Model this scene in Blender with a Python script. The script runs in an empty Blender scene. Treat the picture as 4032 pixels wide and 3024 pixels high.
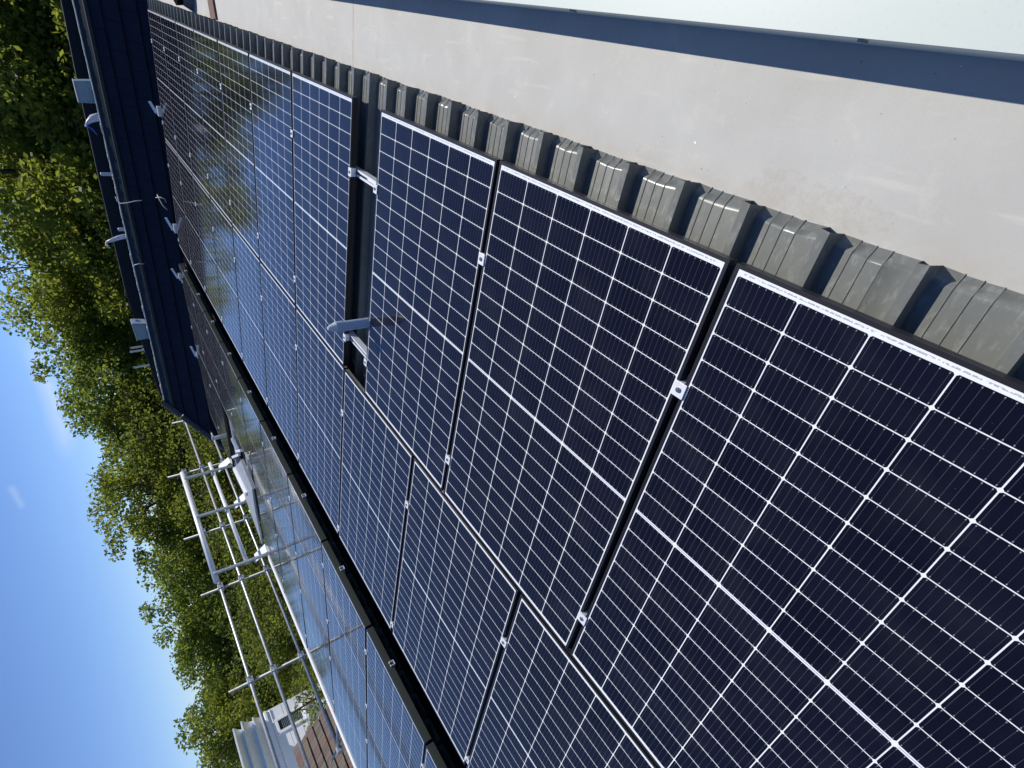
import bpy, bmesh, math, random
import numpy as np
from mathutils import Vector, Matrix
R = math.radians
random.seed(7); rng = np.random.default_rng(11)
sc = bpy.context.scene
COL = sc.collection

# ------------------------------------------------------------------ camera, sky, sun
CAM = Vector((0.35864, -4.19032, 1.29160))
FPX = 2068.47
RW = Matrix(((0.16371045510302593, -0.5872677233286145, -0.7926635528546054),
             (-0.8326715589878358, -0.5131382519669694, 0.2081999260826414),
             (-0.5290150864979721, 0.6259438916567592, -0.5730072274874273)))   # world -> (right, down, forward)
cd = bpy.data.cameras.new("camera"); cam = bpy.data.objects.new("camera", cd); COL.objects.link(cam)
cam.matrix_world = Matrix.Translation(CAM) @ (RW.transposed() @ Matrix.Diagonal((1, -1, -1))).to_4x4()
cd.sensor_width = 36; cd.lens = FPX / 4032 * 36; cd.clip_start = 0.02; cd.clip_end = 3000
sc.camera = cam

SUN = Vector((0.2886, 0.6244, 0.7258)).normalized()
SUN_EL = math.asin(SUN.z); SUN_AZ = math.atan2(SUN.x, SUN.y)
w = bpy.data.worlds.new("World"); sc.world = w; w.use_nodes = True
nt = w.node_tree; nt.nodes.clear()
out = nt.nodes.new("ShaderNodeOutputWorld"); bg = nt.nodes.new("ShaderNodeBackground")
sky = nt.nodes.new("ShaderNodeTexSky"); sky.sky_type = 'NISHITA'; sky.sun_disc = False
sky.sun_elevation = SUN_EL; sky.sun_rotation = SUN_AZ; sky.air_density = 0.75; sky.dust_density = 0.0; sky.ozone_density = 4.0
bg.inputs[1].default_value = 0.10
# thin wisps of cloud, laid out by direction in the sky
L_ = nt.links.new
def wm(op, *a):
    n = nt.nodes.new("ShaderNodeMath"); n.operation = op; n.use_clamp = (op == 'SUBTRACT' and len(a) == 3)
    for k, x in enumerate(a[:2]):
        if isinstance(x, (int, float)): n.inputs[k].default_value = x
        else: L_(x, n.inputs[k])
    return n.outputs[0]
def wdot(v):
    n = nt.nodes.new("ShaderNodeVectorMath"); n.operation = 'DOT_PRODUCT'; L_(tc.outputs['Generated'], n.inputs[0]); n.inputs[1].default_value = v; return n.outputs['Value']
def azel(a, e): return Vector((math.sin(R(a)) * math.cos(R(e)), math.cos(R(a)) * math.cos(R(e)), math.sin(R(e))))
tc = nt.nodes.new("ShaderNodeTexCoord")
nz = nt.nodes.new("ShaderNodeTexNoise"); nz.inputs['Scale'].default_value = 14; nz.inputs['Detail'].default_value = 7; nz.inputs['Roughness'].default_value = .6
L_(tc.outputs['Generated'], nz.inputs['Vector'])
tot = None
for (a0, e0), (a1, e1), wid, amp in (((-27.2, 5.9), (-36.0, 5.4), .015, .5), ((-38.0, 9.3), (-39.8, 8.9), .006, .3), ((-4, 24), (9, 27), .02, .3)):
    d0, d1 = azel(a0, e0), azel(a1, e1); mid = ((d0 + d1) / 2).normalized(); nn_ = d0.cross(d1).normalized(); half = d0.angle(d1) / 2
    ac = wm('ABSOLUTE', wm('ADD', wdot(nn_), wm('MULTIPLY', wm('SUBTRACT', nz.outputs[0], .5), wid * 2.2)))
    m1 = wm('SUBTRACT', 1.0, wm('DIVIDE', ac, wid), True)
    m2 = wm('MINIMUM', 1.0, wm('MAXIMUM', 0.0, wm('DIVIDE', wm('SUBTRACT', wdot(mid), math.cos(half * 1.2)), 1 - math.cos(half * .9))))
    mm = wm('MULTIPLY', wm('MULTIPLY', wm('MULTIPLY', m1, m2), amp), wm('MINIMUM', 1.0, wm('MULTIPLY', wm('MAXIMUM', 0.0, wm('SUBTRACT', nz.outputs[0], .25)), 2.2)))
    tot = mm if tot is None else wm('ADD', tot, mm)
tint = nt.nodes.new("ShaderNodeMixRGB"); tint.blend_type = 'MULTIPLY'; tint.inputs[0].default_value = 1; tint.inputs[2].default_value = (.92, 1.02, 1.27, 1)
L_(sky.outputs[0], tint.inputs[1])
mx = nt.nodes.new("ShaderNodeMixRGB"); mx.inputs[2].default_value = (7.0, 7.7, 8.6, 1)
L_(tot, mx.inputs[0]); L_(tint.outputs[0], mx.inputs[1]); L_(mx.outputs[0], bg.inputs[0]); L_(bg.outputs[0], out.inputs[0])
sd = bpy.data.lights.new("sun", 'SUN'); sd.energy = 4.3; sd.angle = R(0.53); sd.color = (1, .955, .885)
so = bpy.data.objects.new("sun", sd); COL.objects.link(so); so.rotation_euler = (-SUN).to_track_quat('-Z', 'Y').to_euler()
sc.view_settings.view_transform = 'Standard'; sc.view_settings.look = 'None'; sc.view_settings.exposure = 0.12; sc.view_settings.gamma = 1
try:
    sc.cycles.max_bounces = 8; sc.cycles.transparent_max_bounces = 8
except Exception: pass

# ------------------------------------------------------------------ reading points
def ray(x, y):
    return (RW.transposed() @ Vector(((x - 2016) / FPX, (y - 1512) / FPX, 1))).normalized()
def at(x, y, p0, n):
    d = ray(x, y); n = Vector(n); return CAM + d * ((Vector(p0) - CAM).dot(n) / d.dot(n))
def aX(x, y, X): return at(x, y, (X, 0, 0), (1, 0, 0))
def aY(x, y, Y): return at(x, y, (0, Y, 0), (0, 1, 0))
def aZ(x, y, Z): return at(x, y, (0, 0, Z), (0, 0, 1))

# ------------------------------------------------------------------ helpers
def tag(o, label=None, cat=None, group=None, kind=None):
    if label: o['label'] = label
    if cat: o['category'] = cat
    if group: o['group'] = group
    if kind: o['kind'] = kind
    return o
def empty(name, loc, label=None, cat=None, group=None, mat=None):
    o = bpy.data.objects.new(name, None); COL.objects.link(o); o.empty_display_size = .1
    if mat is not None: o.matrix_world = mat
    else: o.location = loc
    return tag(o, label, cat, group)
class MB:
    def __init__(s): s.v = []; s.f = []; s.m = []
    def face(s, pts, m=0):
        i = len(s.v); s.v += [tuple(p) for p in pts]; s.f.append(tuple(range(i, i + len(pts)))); s.m.append(m)
    def box(s, lo, hi, M=None, m=0):
        c = [Vector((x, y, z)) for x in (lo[0], hi[0]) for y in (lo[1], hi[1]) for z in (lo[2], hi[2])]
        if M is not None: c = [M @ p for p in c]
        i = len(s.v); s.v += [tuple(p) for p in c]
        for q in ((0, 1, 3, 2), (4, 6, 7, 5), (0, 4, 5, 1), (2, 3, 7, 6), (0, 2, 6, 4), (1, 5, 7, 3)):
            s.f.append(tuple(i + k for k in q)); s.m.append(m)
    def bar(s, a, b, wx, wz, up=(0, 0, 1), m=0):
        a = Vector(a); b = Vector(b); d = (b - a); l = d.length; d.normalize()
        x = d.cross(Vector(up)).normalized(); z = x.cross(d).normalized()
        M = Matrix.Translation(a) @ Matrix((x, d, z)).transposed().to_4x4()
        s.box((-wx / 2, 0, -wz / 2), (wx / 2, l, wz / 2), M, m)
    def tube(s, pts, r, n=10, m=0, caps=True):
        pts = [Vector(p) for p in pts]; rs = r if isinstance(r, (list, tuple)) else [r] * len(pts)
        rings = []; up = Vector((0.13, 0.21, 0.97))
        for i, p in enumerate(pts):
            d = (pts[min(i + 1, len(pts) - 1)] - pts[max(i - 1, 0)]).normalized()
            x = d.cross(up)
            if x.length < .05: x = d.cross(Vector((1, 0, 0)))
            x.normalize(); y = d.cross(x)
            rings.append([p + (x * math.cos(2 * math.pi * k / n) + y * math.sin(2 * math.pi * k / n)) * rs[i] for k in range(n)])
        i0 = len(s.v)
        for rg in rings: s.v += [tuple(p) for p in rg]
        for i in range(len(pts) - 1):
            for k in range(n):
                a = i0 + i * n + k; b = i0 + i * n + (k + 1) % n
                s.f.append((a, b, b + n, a + n)); s.m.append(m)
        if caps:
            s.f.append(tuple(i0 + k for k in range(n))); s.m.append(m)
            e = i0 + (len(pts) - 1) * n; s.f.append(tuple(e + n - 1 - k for k in range(n))); s.m.append(m)
    def prism(s, poly, d, m=0):
        poly = [Vector(p) for p in poly]; d = Vector(d); n = len(poly); i = len(s.v)
        s.v += [tuple(p) for p in poly] + [tuple(p + d) for p in poly]
        s.f.append(tuple(i + k for k in range(n))); s.f.append(tuple(i + 2 * n - 1 - k for k in range(n))); s.m += [m, m]
        for k in range(n):
            a = i + k; b = i + (k + 1) % n; s.f.append((a, a + n, b + n, b)); s.m.append(m)
    def build(s, name, mats, parent=None, smooth=False, bevel=0):
        me = bpy.data.meshes.new(name); me.from_pydata(s.v, [], s.f); me.update()
        if not isinstance(mats, (list, tuple)): mats = [mats]
        for k in mats: me.materials.append(k)
        me.polygons.foreach_set('material_index', s.m)
        bm = bmesh.new(); bm.from_mesh(me); bmesh.ops.recalc_face_normals(bm, faces=bm.faces); bm.to_mesh(me); bm.free()
        if smooth: me.polygons.foreach_set('use_smooth', [True] * len(me.polygons))
        o = bpy.data.objects.new(name, me); COL.objects.link(o)
        if bevel:
            b = o.modifiers.new('bevel', 'BEVEL'); b.width = bevel; b.segments = 2; b.limit_method = 'ANGLE'
        if parent is not None:
            o.parent = parent; o.matrix_parent_inverse = parent_inv(parent)
        return o
def parent_inv(p): return world_of(p).inverted()
def world_of(p):
    M = p.matrix_basis.copy()
    if p.parent is not None: M = world_of(p.parent) @ p.matrix_parent_inverse @ M
    return M
def local(o, parent):   # part meshes written in the thing's own space
    o.parent = parent; o.matrix_parent_inverse = Matrix.Identity(4); return o
def copy_tree(o, parent=None):
    c = o.copy(); COL.objects.link(c)
    if parent is not None: c.parent = parent
    for ch in [x for x in bpy.data.objects if x.parent is o]: copy_tree(ch, c)
    return c

# ------------------------------------------------------------------ materials
def mat(name, col, rough=.6, metal=0, spec=.5, noise=None, bump=None, coat=0, coords='Object'):
    """noise = (scale, second colour, low, high, detail); bump = (scale, strength, distance)"""
    m = bpy.data.materials.new(name); m.use_nodes = True; t = m.node_tree; p = t.nodes['Principled BSDF']
    p.inputs['Base Color'].default_value = (*col, 1); p.inputs['Roughness'].default_value = rough
    p.inputs['Metallic'].default_value = metal; p.inputs['Specular IOR Level'].default_value = spec
    if coat: p.inputs['Coat Weight'].default_value = coat
    c = t.nodes.new('ShaderNodeTexCoord')
    if noise:
        n = t.nodes.new('ShaderNodeTexNoise'); n.inputs['Scale'].default_value = noise[0]; n.inputs['Detail'].default_value = noise[4] if len(noise) > 4 else 6
        t.links.new(c.outputs[coords], n.inputs['Vector'])
        r = t.nodes.new('ShaderNodeValToRGB'); r.color_ramp.elements[0].position = noise[2]; r.color_ramp.elements[1].position = noise[3]
        r.color_ramp.elements[0].color = (*col, 1); r.color_ramp.elements[1].color = (*noise[1], 1)
        t.links.new(n.outputs[0], r.inputs[0]); t.links.new(r.outputs[0], p.inputs['Base Color'])
    if bump:
        n2 = t.nodes.new('ShaderNodeTexNoise'); n2.inputs['Scale'].default_value = bump[0]; n2.inputs['Detail'].default_value = 5
        t.links.new(c.outputs[coords], n2.inputs['Vector'])
        b = t.nodes.new('ShaderNodeBump'); b.inputs['Strength'].default_value = bump[1]; b.inputs['Distance'].default_value = bump[2]
        t.links.new(n2.outputs[0], b.inputs['Height']); t.links.new(b.outputs[0], p.inputs['Normal'])
    return m
class G:   # tiny math-node builder
    def __init__(s, m): s.t = m.node_tree
    def f(s, op, *a):
        n = s.t.nodes.new('ShaderNodeMath'); n.operation = op
        for i, x in enumerate(a):
            if isinstance(x, (int, float)): n.inputs[i].default_value = x
            else: s.t.links.new(x, n.inputs[i])
        return n.outputs[0]
    def mix(s, fac, a, b):
        n = s.t.nodes.new('ShaderNodeMixRGB')
        for i, x in enumerate((fac, a, b)):
            if isinstance(x, (int, float)): n.inputs[i].default_value = x
            elif isinstance(x, tuple): n.inputs[i].default_value = (*x, 1)
            else: s.t.links.new(x, n.inputs[i])
        return n.outputs[0]

PW, PL, PITCH = 1.038, 1.7344, 1.058          # panel width, length, spacing
def panel_glass():
    m = bpy.data.materials.new('panel_glass'); m.use_nodes = True; t = m.node_tree; g = G(m); p = t.nodes['Principled BSDF']
    tc = t.nodes.new('ShaderNodeTexCoord'); sp = t.nodes.new('ShaderNodeSeparateXYZ'); t.links.new(tc.outputs['Object'], sp.inputs[0])
    x, y = sp.outputs[0], sp.outputs[1]
    mx0, pw = .015, .168; m0, ph, mid = .027, .08375, .009
    ym = m0 + 10 * ph
    u = g.f('DIVIDE', g.f('SUBTRACT', x, mx0), pw)
    inx = g.f('MULTIPLY', g.f('GREATER_THAN', u, 0), g.f('LESS_THAN', u, 6))
    fu = g.f('FRACT', u); du = g.f('MULTIPLY', g.f('MINIMUM', fu, g.f('SUBTRACT', 1, fu)), pw)
    second = g.f('GREATER_THAN', y, ym + mid / 2)
    yy = g.f('SUBTRACT', g.f('SUBTRACT', y, m0), g.f('MULTIPLY', second, mid))
    v = g.f('DIVIDE', yy, ph)
    iny = g.f('MULTIPLY', g.f('GREATER_THAN', v, 0), g.f('LESS_THAN', v, 20))
    inmid = g.f('LESS_THAN', g.f('ABSOLUTE', g.f('SUBTRACT', y, ym + mid / 2)), mid / 2)
    fv = g.f('FRACT', v); dv = g.f('MULTIPLY', g.f('MINIMUM', fv, g.f('SUBTRACT', 1, fv)), ph)
    cell = g.f('MULTIPLY', g.f('GREATER_THAN', du, .0015), g.f('GREATER_THAN', dv, .00135))
    cell = g.f('MULTIPLY', cell, g.f('GREATER_THAN', g.f('ADD', du, dv), .0070))
    cell = g.f('MULTIPLY', cell, g.f('MULTIPLY', inx, iny)); cell = g.f('MULTIPLY', cell, g.f('SUBTRACT', 1, inmid))
    # busbars: nine thin wires along the length with small solder pads near each cell end
    bu = g.f('FRACT', g.f('MULTIPLY', u, 9)); db = g.f('MULTIPLY', g.f('ABSOLUTE', g.f('SUBTRACT', bu, .5)), pw / 9)
    wire = g.f('LESS_THAN', db, .00032)
    pad = g.f('MULTIPLY', g.f('LESS_THAN', db, .0011), g.f('LESS_THAN', g.f('ABSOLUTE', g.f('SUBTRACT', dv, .0055)), .0016))
    # per cell tint
    cmb = t.nodes.new('ShaderNodeCombineXYZ'); t.links.new(g.f('FLOOR', u), cmb.inputs[0]); t.links.new(g.f('FLOOR', v), cmb.inputs[1])
    oi = t.nodes.new('ShaderNodeObjectInfo'); t.links.new(g.f('MULTIPLY', oi.outputs['Random'], 50), cmb.inputs[2])
    wn = t.nodes.new('ShaderNodeTexWhiteNoise'); t.links.new(cmb.outputs[0], wn.inputs['Vector'])
    cc = g.mix(wn.outputs[0], (.0032, .0034, .0070), (.0060, .0062, .0120))
    cc = g.mix(g.f('MULTIPLY', oi.outputs['Random'], .45), cc, (.0040, .0042, .016))
    cc = g.mix(g.f('MULTIPLY', wire, .45), cc, (.16, .165, .18)); cc = g.mix(pad, cc, (.24, .24, .25))
    # ribbons printed grey in the white margin
    rib = g.f('MULTIPLY', g.f('LESS_THAN', g.f('ABSOLUTE', g.f('SUBTRACT', y, .0190)), .0020), g.f('MULTIPLY', g.f('GREATER_THAN', x, .03), g.f('LESS_THAN', x, PW - .03)))
    n3 = t.nodes.new('ShaderNodeTexNoise'); n3.inputs['Scale'].default_value = 160; t.links.new(tc.outputs['Object'], n3.inputs['Vector'])
    rib = g.f('MULTIPLY', rib, g.f('GREATER_THAN', n3.outputs[0], .47))
    mline = g.f('LESS_THAN', g.f('ABSOLUTE', g.f('SUBTRACT', y, ym + mid / 2)), .0013)
    mline = g.f('MULTIPLY', mline, g.f('MULTIPLY', inx, g.f('GREATER_THAN', du, .008)))
    white = g.mix(rib, (.80, .82, .81), (.42, .44, .45)); white = g.mix(mline, white, (.28, .33, .42))
    col = g.mix(cell, white, cc)
    # thin dust
    nd = t.nodes.new('ShaderNodeTexNoise'); nd.inputs['Scale'].default_value = 5; nd.inputs['Detail'].default_value = 8
    t.links.new(tc.outputs['Object'], nd.inputs['Vector'])
    nd2 = t.nodes.new('ShaderNodeTexNoise'); nd2.inputs['Scale'].default_value = 260; nd2.inputs['Detail'].default_value = 2; t.links.new(tc.outputs['Object'], nd2.inputs['Vector'])
    speck = g.f('MULTIPLY', g.f('GREATER_THAN', nd2.outputs[0], .80), .35)
    dust = g.f('ADD', g.f('MULTIPLY', g.f('MAXIMUM', g.f('SUBTRACT', nd.outputs[0], .48), 0), .07), speck)
    col = g.mix(dust, col, (.40, .39, .36))
    t.links.new(col, p.inputs['Base Color'])
    p.inputs['Roughness'].default_value = .07; p.inputs['IOR'].default_value = 1.5
    p.inputs['Specular IOR Level'].default_value = .46; p.inputs['Specular Tint'].default_value = (1.0, .86, .84, 1)
    # faintly uneven toughened glass
    nb = t.nodes.new('ShaderNodeTexNoise'); nb.inputs['Scale'].default_value = 4.5; nb.inputs['Detail'].default_value = 1.5
    va = t.nodes.new('ShaderNodeVectorMath'); va.operation = 'ADD'; t.links.new(tc.outputs['Object'], va.inputs[0]); t.links.new(oi.outputs['Location'], va.inputs[1])
    t.links.new(va.outputs[0], nb.inputs['Vector'])
    nb2 = t.nodes.new('ShaderNodeTexNoise'); nb2.inputs['Scale'].default_value = 60; nb2.inputs['Detail'].default_value = 2; t.links.new(tc.outputs['Object'], nb2.inputs['Vector'])
    hh = g.f('ADD', g.f('MULTIPLY', nb.outputs[0], 1.0), g.f('MULTIPLY', nb2.outputs[0], .002))
    b = t.nodes.new('ShaderNodeBump'); b.inputs['Strength'].default_value = .5; b.inputs['Distance'].default_value = .0010
    t.links.new(hh, b.inputs['Height']); t.links.new(b.outputs[0], p.inputs['Normal'])
    return m
M_GLASS = panel_glass()
M_FRAME = mat('black_anodised', (.035, .033, .036), .34, .55)
M_ALU = mat('aluminium', (.84, .84, .84), .38, .2, noise=(14, (.74, .75, .75), .4, .7))
M_ALU_D = mat('weathered_aluminium', (.50, .52, .53), .45, .55, noise=(9, (.38, .40, .41), .4, .7))
M_BOLT = mat('steel_bolt', (.30, .30, .30), .3, .8)
M_GALV = mat('galvanised_tube', (.52, .53, .51), .42, .5, noise=(22, (.36, .36, .33), .42, .72))
M_GALV_D = mat('weathered_galvanised_tube', (.30, .31, .30), .5, .4, noise=(14, (.20, .17, .13), .52, .74))
M_BLACK = mat('black_shade_and_lid', (.003, .003, .0035), .9, spec=.08)  # near-black put in for the trough's shade; also the cowl lid
M_PIPE = mat('grey_pvc', (.34, .40, .50), .45, noise=(30, (.31, .37, .46), .4, .7))
M_CAP = mat('pale_pvc', (.55, .60, .62), .5)

def metal_roofing():
    m = bpy.data.materials.new('coated_steel_roofing'); m.use_nodes = True; t = m.node_tree; g = G(m); p = t.nodes['Principled BSDF']
    tc = t.nodes.new('ShaderNodeTexCoord')
    n1 = t.nodes.new('ShaderNodeTexNoise'); n1.inputs['Scale'].default_value = 55; n1.inputs['Detail'].default_value = 4; n1.inputs['Roughness'].default_value = .65
    n2 = t.nodes.new('ShaderNodeTexNoise'); n2.inputs['Scale'].default_value = 3; n2.inputs['Detail'].default_value = 6
    vo = t.nodes.new('ShaderNodeTexVoronoi'); vo.inputs['Scale'].default_value = 85
    mpn = t.nodes.new('ShaderNodeMapping'); mpn.inputs['Scale'].default_value = (.45, 1, 1)
    t.links.new(tc.outputs['Object'], mpn.inputs[0])
    for n in (n1, vo): t.links.new(mpn.outputs[0], n.inputs['Vector'])
    t.links.new(tc.outputs['Object'], n2.inputs['Vector'])
    a = g.mix(g.f('MULTIPLY', vo.outputs['Color'], .5), (.160, .166, .150), (.200, .206, .188))
    r = t.nodes.new('ShaderNodeValToRGB'); r.color_ramp.elements[0].position = .52; r.color_ramp.elements[1].position = .68
    t.links.new(n1.outputs[0], r.inputs[0]); a = g.mix(g.f('MULTIPLY', r.outputs[0], .55), a, (.30, .305, .28))
    r2 = t.nodes.new('ShaderNodeValToRGB'); r2.color_ramp.elements[0].position = .45; r2.color_ramp.elements[1].position = .75
    t.links.new(n2.outputs[0], r2.inputs[0]); a = g.mix(g.f('MULTIPLY', r2.outputs[0], .4), a, (.118, .12, .098))
    t.links.new(a, p.inputs['Base Color']); p.inputs['Metallic'].default_value = .06; p.inputs['Roughness'].default_value = .30; p.inputs['Specular IOR Level'].default_value = .34
    return m
M_ROOF = metal_roofing()
def membrane_mat():
    m = bpy.data.materials.new('grey_membrane'); m.use_nodes = True; t = m.node_tree; g = G(m); p = t.nodes['Principled BSDF']
    tc = t.nodes.new('ShaderNodeTexCoord')
    def nz(s, d=6, r=.6, v=None):
        n = t.nodes.new('ShaderNodeTexNoise'); n.inputs['Scale'].default_value = s; n.inputs['Detail'].default_value = d; n.inputs['Roughness'].default_value = r
        t.links.new(tc.outputs['Object'], n.inputs['Vector']); return n.outputs[0]
    def rmp(x, a, b):
        r = t.nodes.new('ShaderNodeValToRGB'); r.color_ramp.elements[0].position = a; r.color_ramp.elements[1].position = b; t.links.new(x, r.inputs[0]); return r.outputs[0]
    a = g.mix(rmp(nz(4), .35, .7), (.455, .448, .408), (.507, .502, .460))
    a = g.mix(g.f('MULTIPLY', rmp(nz(9, 8, .7), .56, .70), .45), a, (.60, .585, .525))
    a = g.mix(g.f('MULTIPLY', rmp(nz(300, 2), .45, .6), .12), a, (.36, .34, .32))
    mpn = t.nodes.new('ShaderNodeMapping'); mpn.inputs['Rotation'].default_value = (0, 0, R(28)); mpn.inputs['Scale'].default_value = (26, 3.2, 1); t.links.new(tc.outputs['Object'], mpn.inputs[0])
    sn_ = t.nodes.new('ShaderNodeTexNoise'); sn_.inputs['Scale'].default_value = 1; sn_.inputs['Detail'].default_value = 6; t.links.new(mpn.outputs[0], sn_.inputs['Vector'])
    a = g.mix(g.f('MULTIPLY', rmp(sn_.outputs[0], .62, .72), .35), a, (.64, .61, .53))
    a = g.mix(g.f('MULTIPLY', g.f('GREATER_THAN', nz(75, 1), .79), .7), a, (.20, .17, .14)); a = g.mix(g.f('GREATER_THAN', nz(62, 1), .815), a, (.85, .85, .82))
    # brown water stain beside the sheet ends
    sp = t.nodes.new('ShaderNodeSeparateXYZ'); t.links.new(tc.outputs['Object'], sp.inputs[0])
    dx = g.f('SUBTRACT', sp.outputs[0], .17); dy = g.f('SUBTRACT', sp.outputs[1], -3.56)
    d = g.f('ADD', g.f('POWER', g.f('DIVIDE', dx, .05), 2), g.f('POWER', g.f('DIVIDE', dy, .22), 2))
    st = g.f('MULTIPLY', g.f('LESS_THAN', g.f('ADD', d, g.f('MULTIPLY', g.f('SUBTRACT', nz(16, 6), .5), 2.2)), .9), rmp(nz(60, 5, .7), .40, .62))
    a = g.mix(g.f('MULTIPLY', st, .24), a, (.36, .29, .19))
    e = g.f('MULTIPLY', g.f('LESS_THAN', g.f('ABSOLUTE', g.f('SUBTRACT', sp.outputs[1], -.68)), g.f('MULTIPLY', nz(22, 4), .013)), .55)
    a = g.mix(e, a, (.40, .22, .10))
    # dried grime lying along the foot of the sheets
    gr = g.f('MULTIPLY', rmp(g.f('SUBTRACT', 1, g.f('MULTIPLY', g.f('ABSOLUTE', g.f('SUBTRACT', sp.outputs[0], .13)), 14)), .2, 1), rmp(nz(12, 6), .35, .65))
    a = g.mix(g.f('MULTIPLY', gr, .25), a, (.40, .33, .23))
    t.links.new(a, p.inputs['Base Color']); p.inputs['Roughness'].default_value = .75
    b = t.nodes.new('ShaderNodeBump'); b.inputs['Strength'].default_value = .25; b.inputs['Distance'].default_value = .004
    t.links.new(nz(7, 6), b.inputs['Height']); t.links.new(b.outputs[0], p.inputs['Normal'])
    return m
M_MEMB = membrane_mat()
M_COPE = mat('pale_coated_metal', (.57, .615, .54), .42, 0, noise=(110, (.545, .588, .52), .60, .68, 2))
M_RENDER = mat('grey_render', (.36, .37, .36), .9, noise=(3, (.30, .31, .30), .3, .7), bump=(60, .3, .004))
M_SLATE = mat('dark_concrete_tile', (.0062, .0095, .0190), .62, noise=(7, (.011, .014, .026), .35, .7), bump=(90, .3, .003), spec=.22)
M_RIDGE = mat('dark_painted_ridge', (.010, .020, .026), .5, spec=.3)
M_MORTAR = mat('pale_mortar', (.50, .52, .50), .9, noise=(18, (.32, .33, .32), .4, .7))
M_HIP = mat('grey_hip_tile', (.060, .066, .078), .7, noise=(12, (.045, .05, .06), .3, .7))
M_LEAD = mat('dark_felt', (.014, .018, .025), .8, spec=.2, noise=(4, (.02, .024, .03), .3, .7))
M_WHITE = mat('white_paint', (.86, .86, .86), .6, noise=(5, (.81, .81, .81), .35, .75), bump=(40, .15, .003))
M_WHITE2 = mat('white_moulded_trim', (.76, .79, .80), .5, noise=(8, (.66, .69, .70), .45, .75))
M_PLAST = mat('grey_plastic_case', (.20, .28, .33), .5, noise=(20, (.17, .24, .29), .4, .7))
M_PLAST2 = mat('pale_side_and_lit_top', (.52, .55, .60), .45)
M_BLUE = mat('blue_plastic', (.03, .10, .45), .5)
M_SHEET = mat('grey_sheathing', (.42, .43, .50), .4, noise=(25, (.55, .55, .60), .4, .6))
M_CABLE = mat('pale_cable', (.60, .60, .52), .5)
M_HIVIS = mat('hi_vis_fabric', (.45, .95, .08), .7)
M_WOOD = mat('red_brown_timber', (.16, .075, .045), .75, noise=(20, (.10, .05, .03), .3, .7))
M_GLASSW = mat('dark_window_glass', (.02, .025, .03), .08)
M_BLIND = mat('grey_blind', (.16, .20, .21), .7)
M_GRASS = mat('grass', (.035, .055, .015), .9, noise=(.5, (.06, .07, .025), .3, .7), bump=(8, .6, .05))
M_BARK = mat('bark', (.055, .042, .030), .9, noise=(6, (.09, .075, .055), .3, .7), bump=(20, .6, .02))

def leaf_mat(name, a, b, c):
    m = bpy.data.materials.new(name); m.use_nodes = True; t = m.node_tree; t.nodes.clear(); g = G(m)
    o = t.nodes.new('ShaderNodeOutputMaterial'); df = t.nodes.new('ShaderNodeBsdfPrincipled'); tr = t.nodes.new('ShaderNodeBsdfTranslucent')
    df.inputs['Roughness'].default_value = .5; df.inputs['Specular IOR Level'].default_value = .25
    gi = t.nodes.new('ShaderNodeNewGeometry'); tc = t.nodes.new('ShaderNodeTexCoord')
    n = t.nodes.new('ShaderNodeTexNoise'); n.inputs['Scale'].default_value = .7; n.inputs['Detail'].default_value = 3; t.links.new(tc.outputs['Object'], n.inputs['Vector'])
    r = t.nodes.new('ShaderNodeValToRGB'); r.color_ramp.elements[0].position = .38; r.color_ramp.elements[1].position = .62; t.links.new(n.outputs[0], r.inputs[0])
    x = g.mix(r.outputs[0], a, b); x = g.mix(g.f('MULTIPLY', gi.outputs['Random Per Island'], .6), x, c)
    t.links.new(x, df.inputs['Base Color'])
    y = g.mix(.35, x, (.30, .34, .02)); t.links.new(y, tr.inputs[0])
    ms = t.nodes.new('ShaderNodeMixShader'); ms.inputs[0].default_value = .70
    t.links.new(df.outputs[0], ms.inputs[1]); t.links.new(tr.outputs[0], ms.inputs[2]); t.links.new(ms.outputs[0], o.inputs[0])
    return m
M_LEAF = [leaf_mat('leaf_yellow_green', (.16, .215, .030), (.22, .27, .042), (.27, .28, .06)),
          leaf_mat('leaf_mid_green', (.12, .19, .032), (.17, .235, .042), (.21, .25, .06)),
          leaf_mat('leaf_dark_green', (.09, .135, .028), (.14, .18, .036), (.18, .20, .06))]

# ------------------------------------------------------------------ ground
gm = MB(); gm.face([(-900, -900, -4.6), (900, -900, -4.6), (900, 900, -4.6), (-900, 900, -4.6)])
tag(gm.build('ground', M_GRASS), 'green lawn below the flat roofed building', kind='structure')

# ------------------------------------------------------------------ the two roof planes
AL = R(2.0); BE = R(1.35)
U1 = Vector((0, 1, 0)); V1 = Vector((-math.cos(AL), 0, math.sin(AL))); N1 = U1.cross(V1)
V2 = Vector((-math.cos(BE), 0, -math.sin(BE))); N2 = U1.cross(V2)
def plane_mat(o, v, n): return Matrix.Translation(o) @ Matrix((U1, v, n)).transposed().to_4x4()
A1 = plane_mat(Vector((0, 0, 0)), V1, N1)
A2 = plane_mat(Vector((-3.97718, 1.46488, .14181)), V2, N2)
RG = .0144; GAP = .3434

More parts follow.
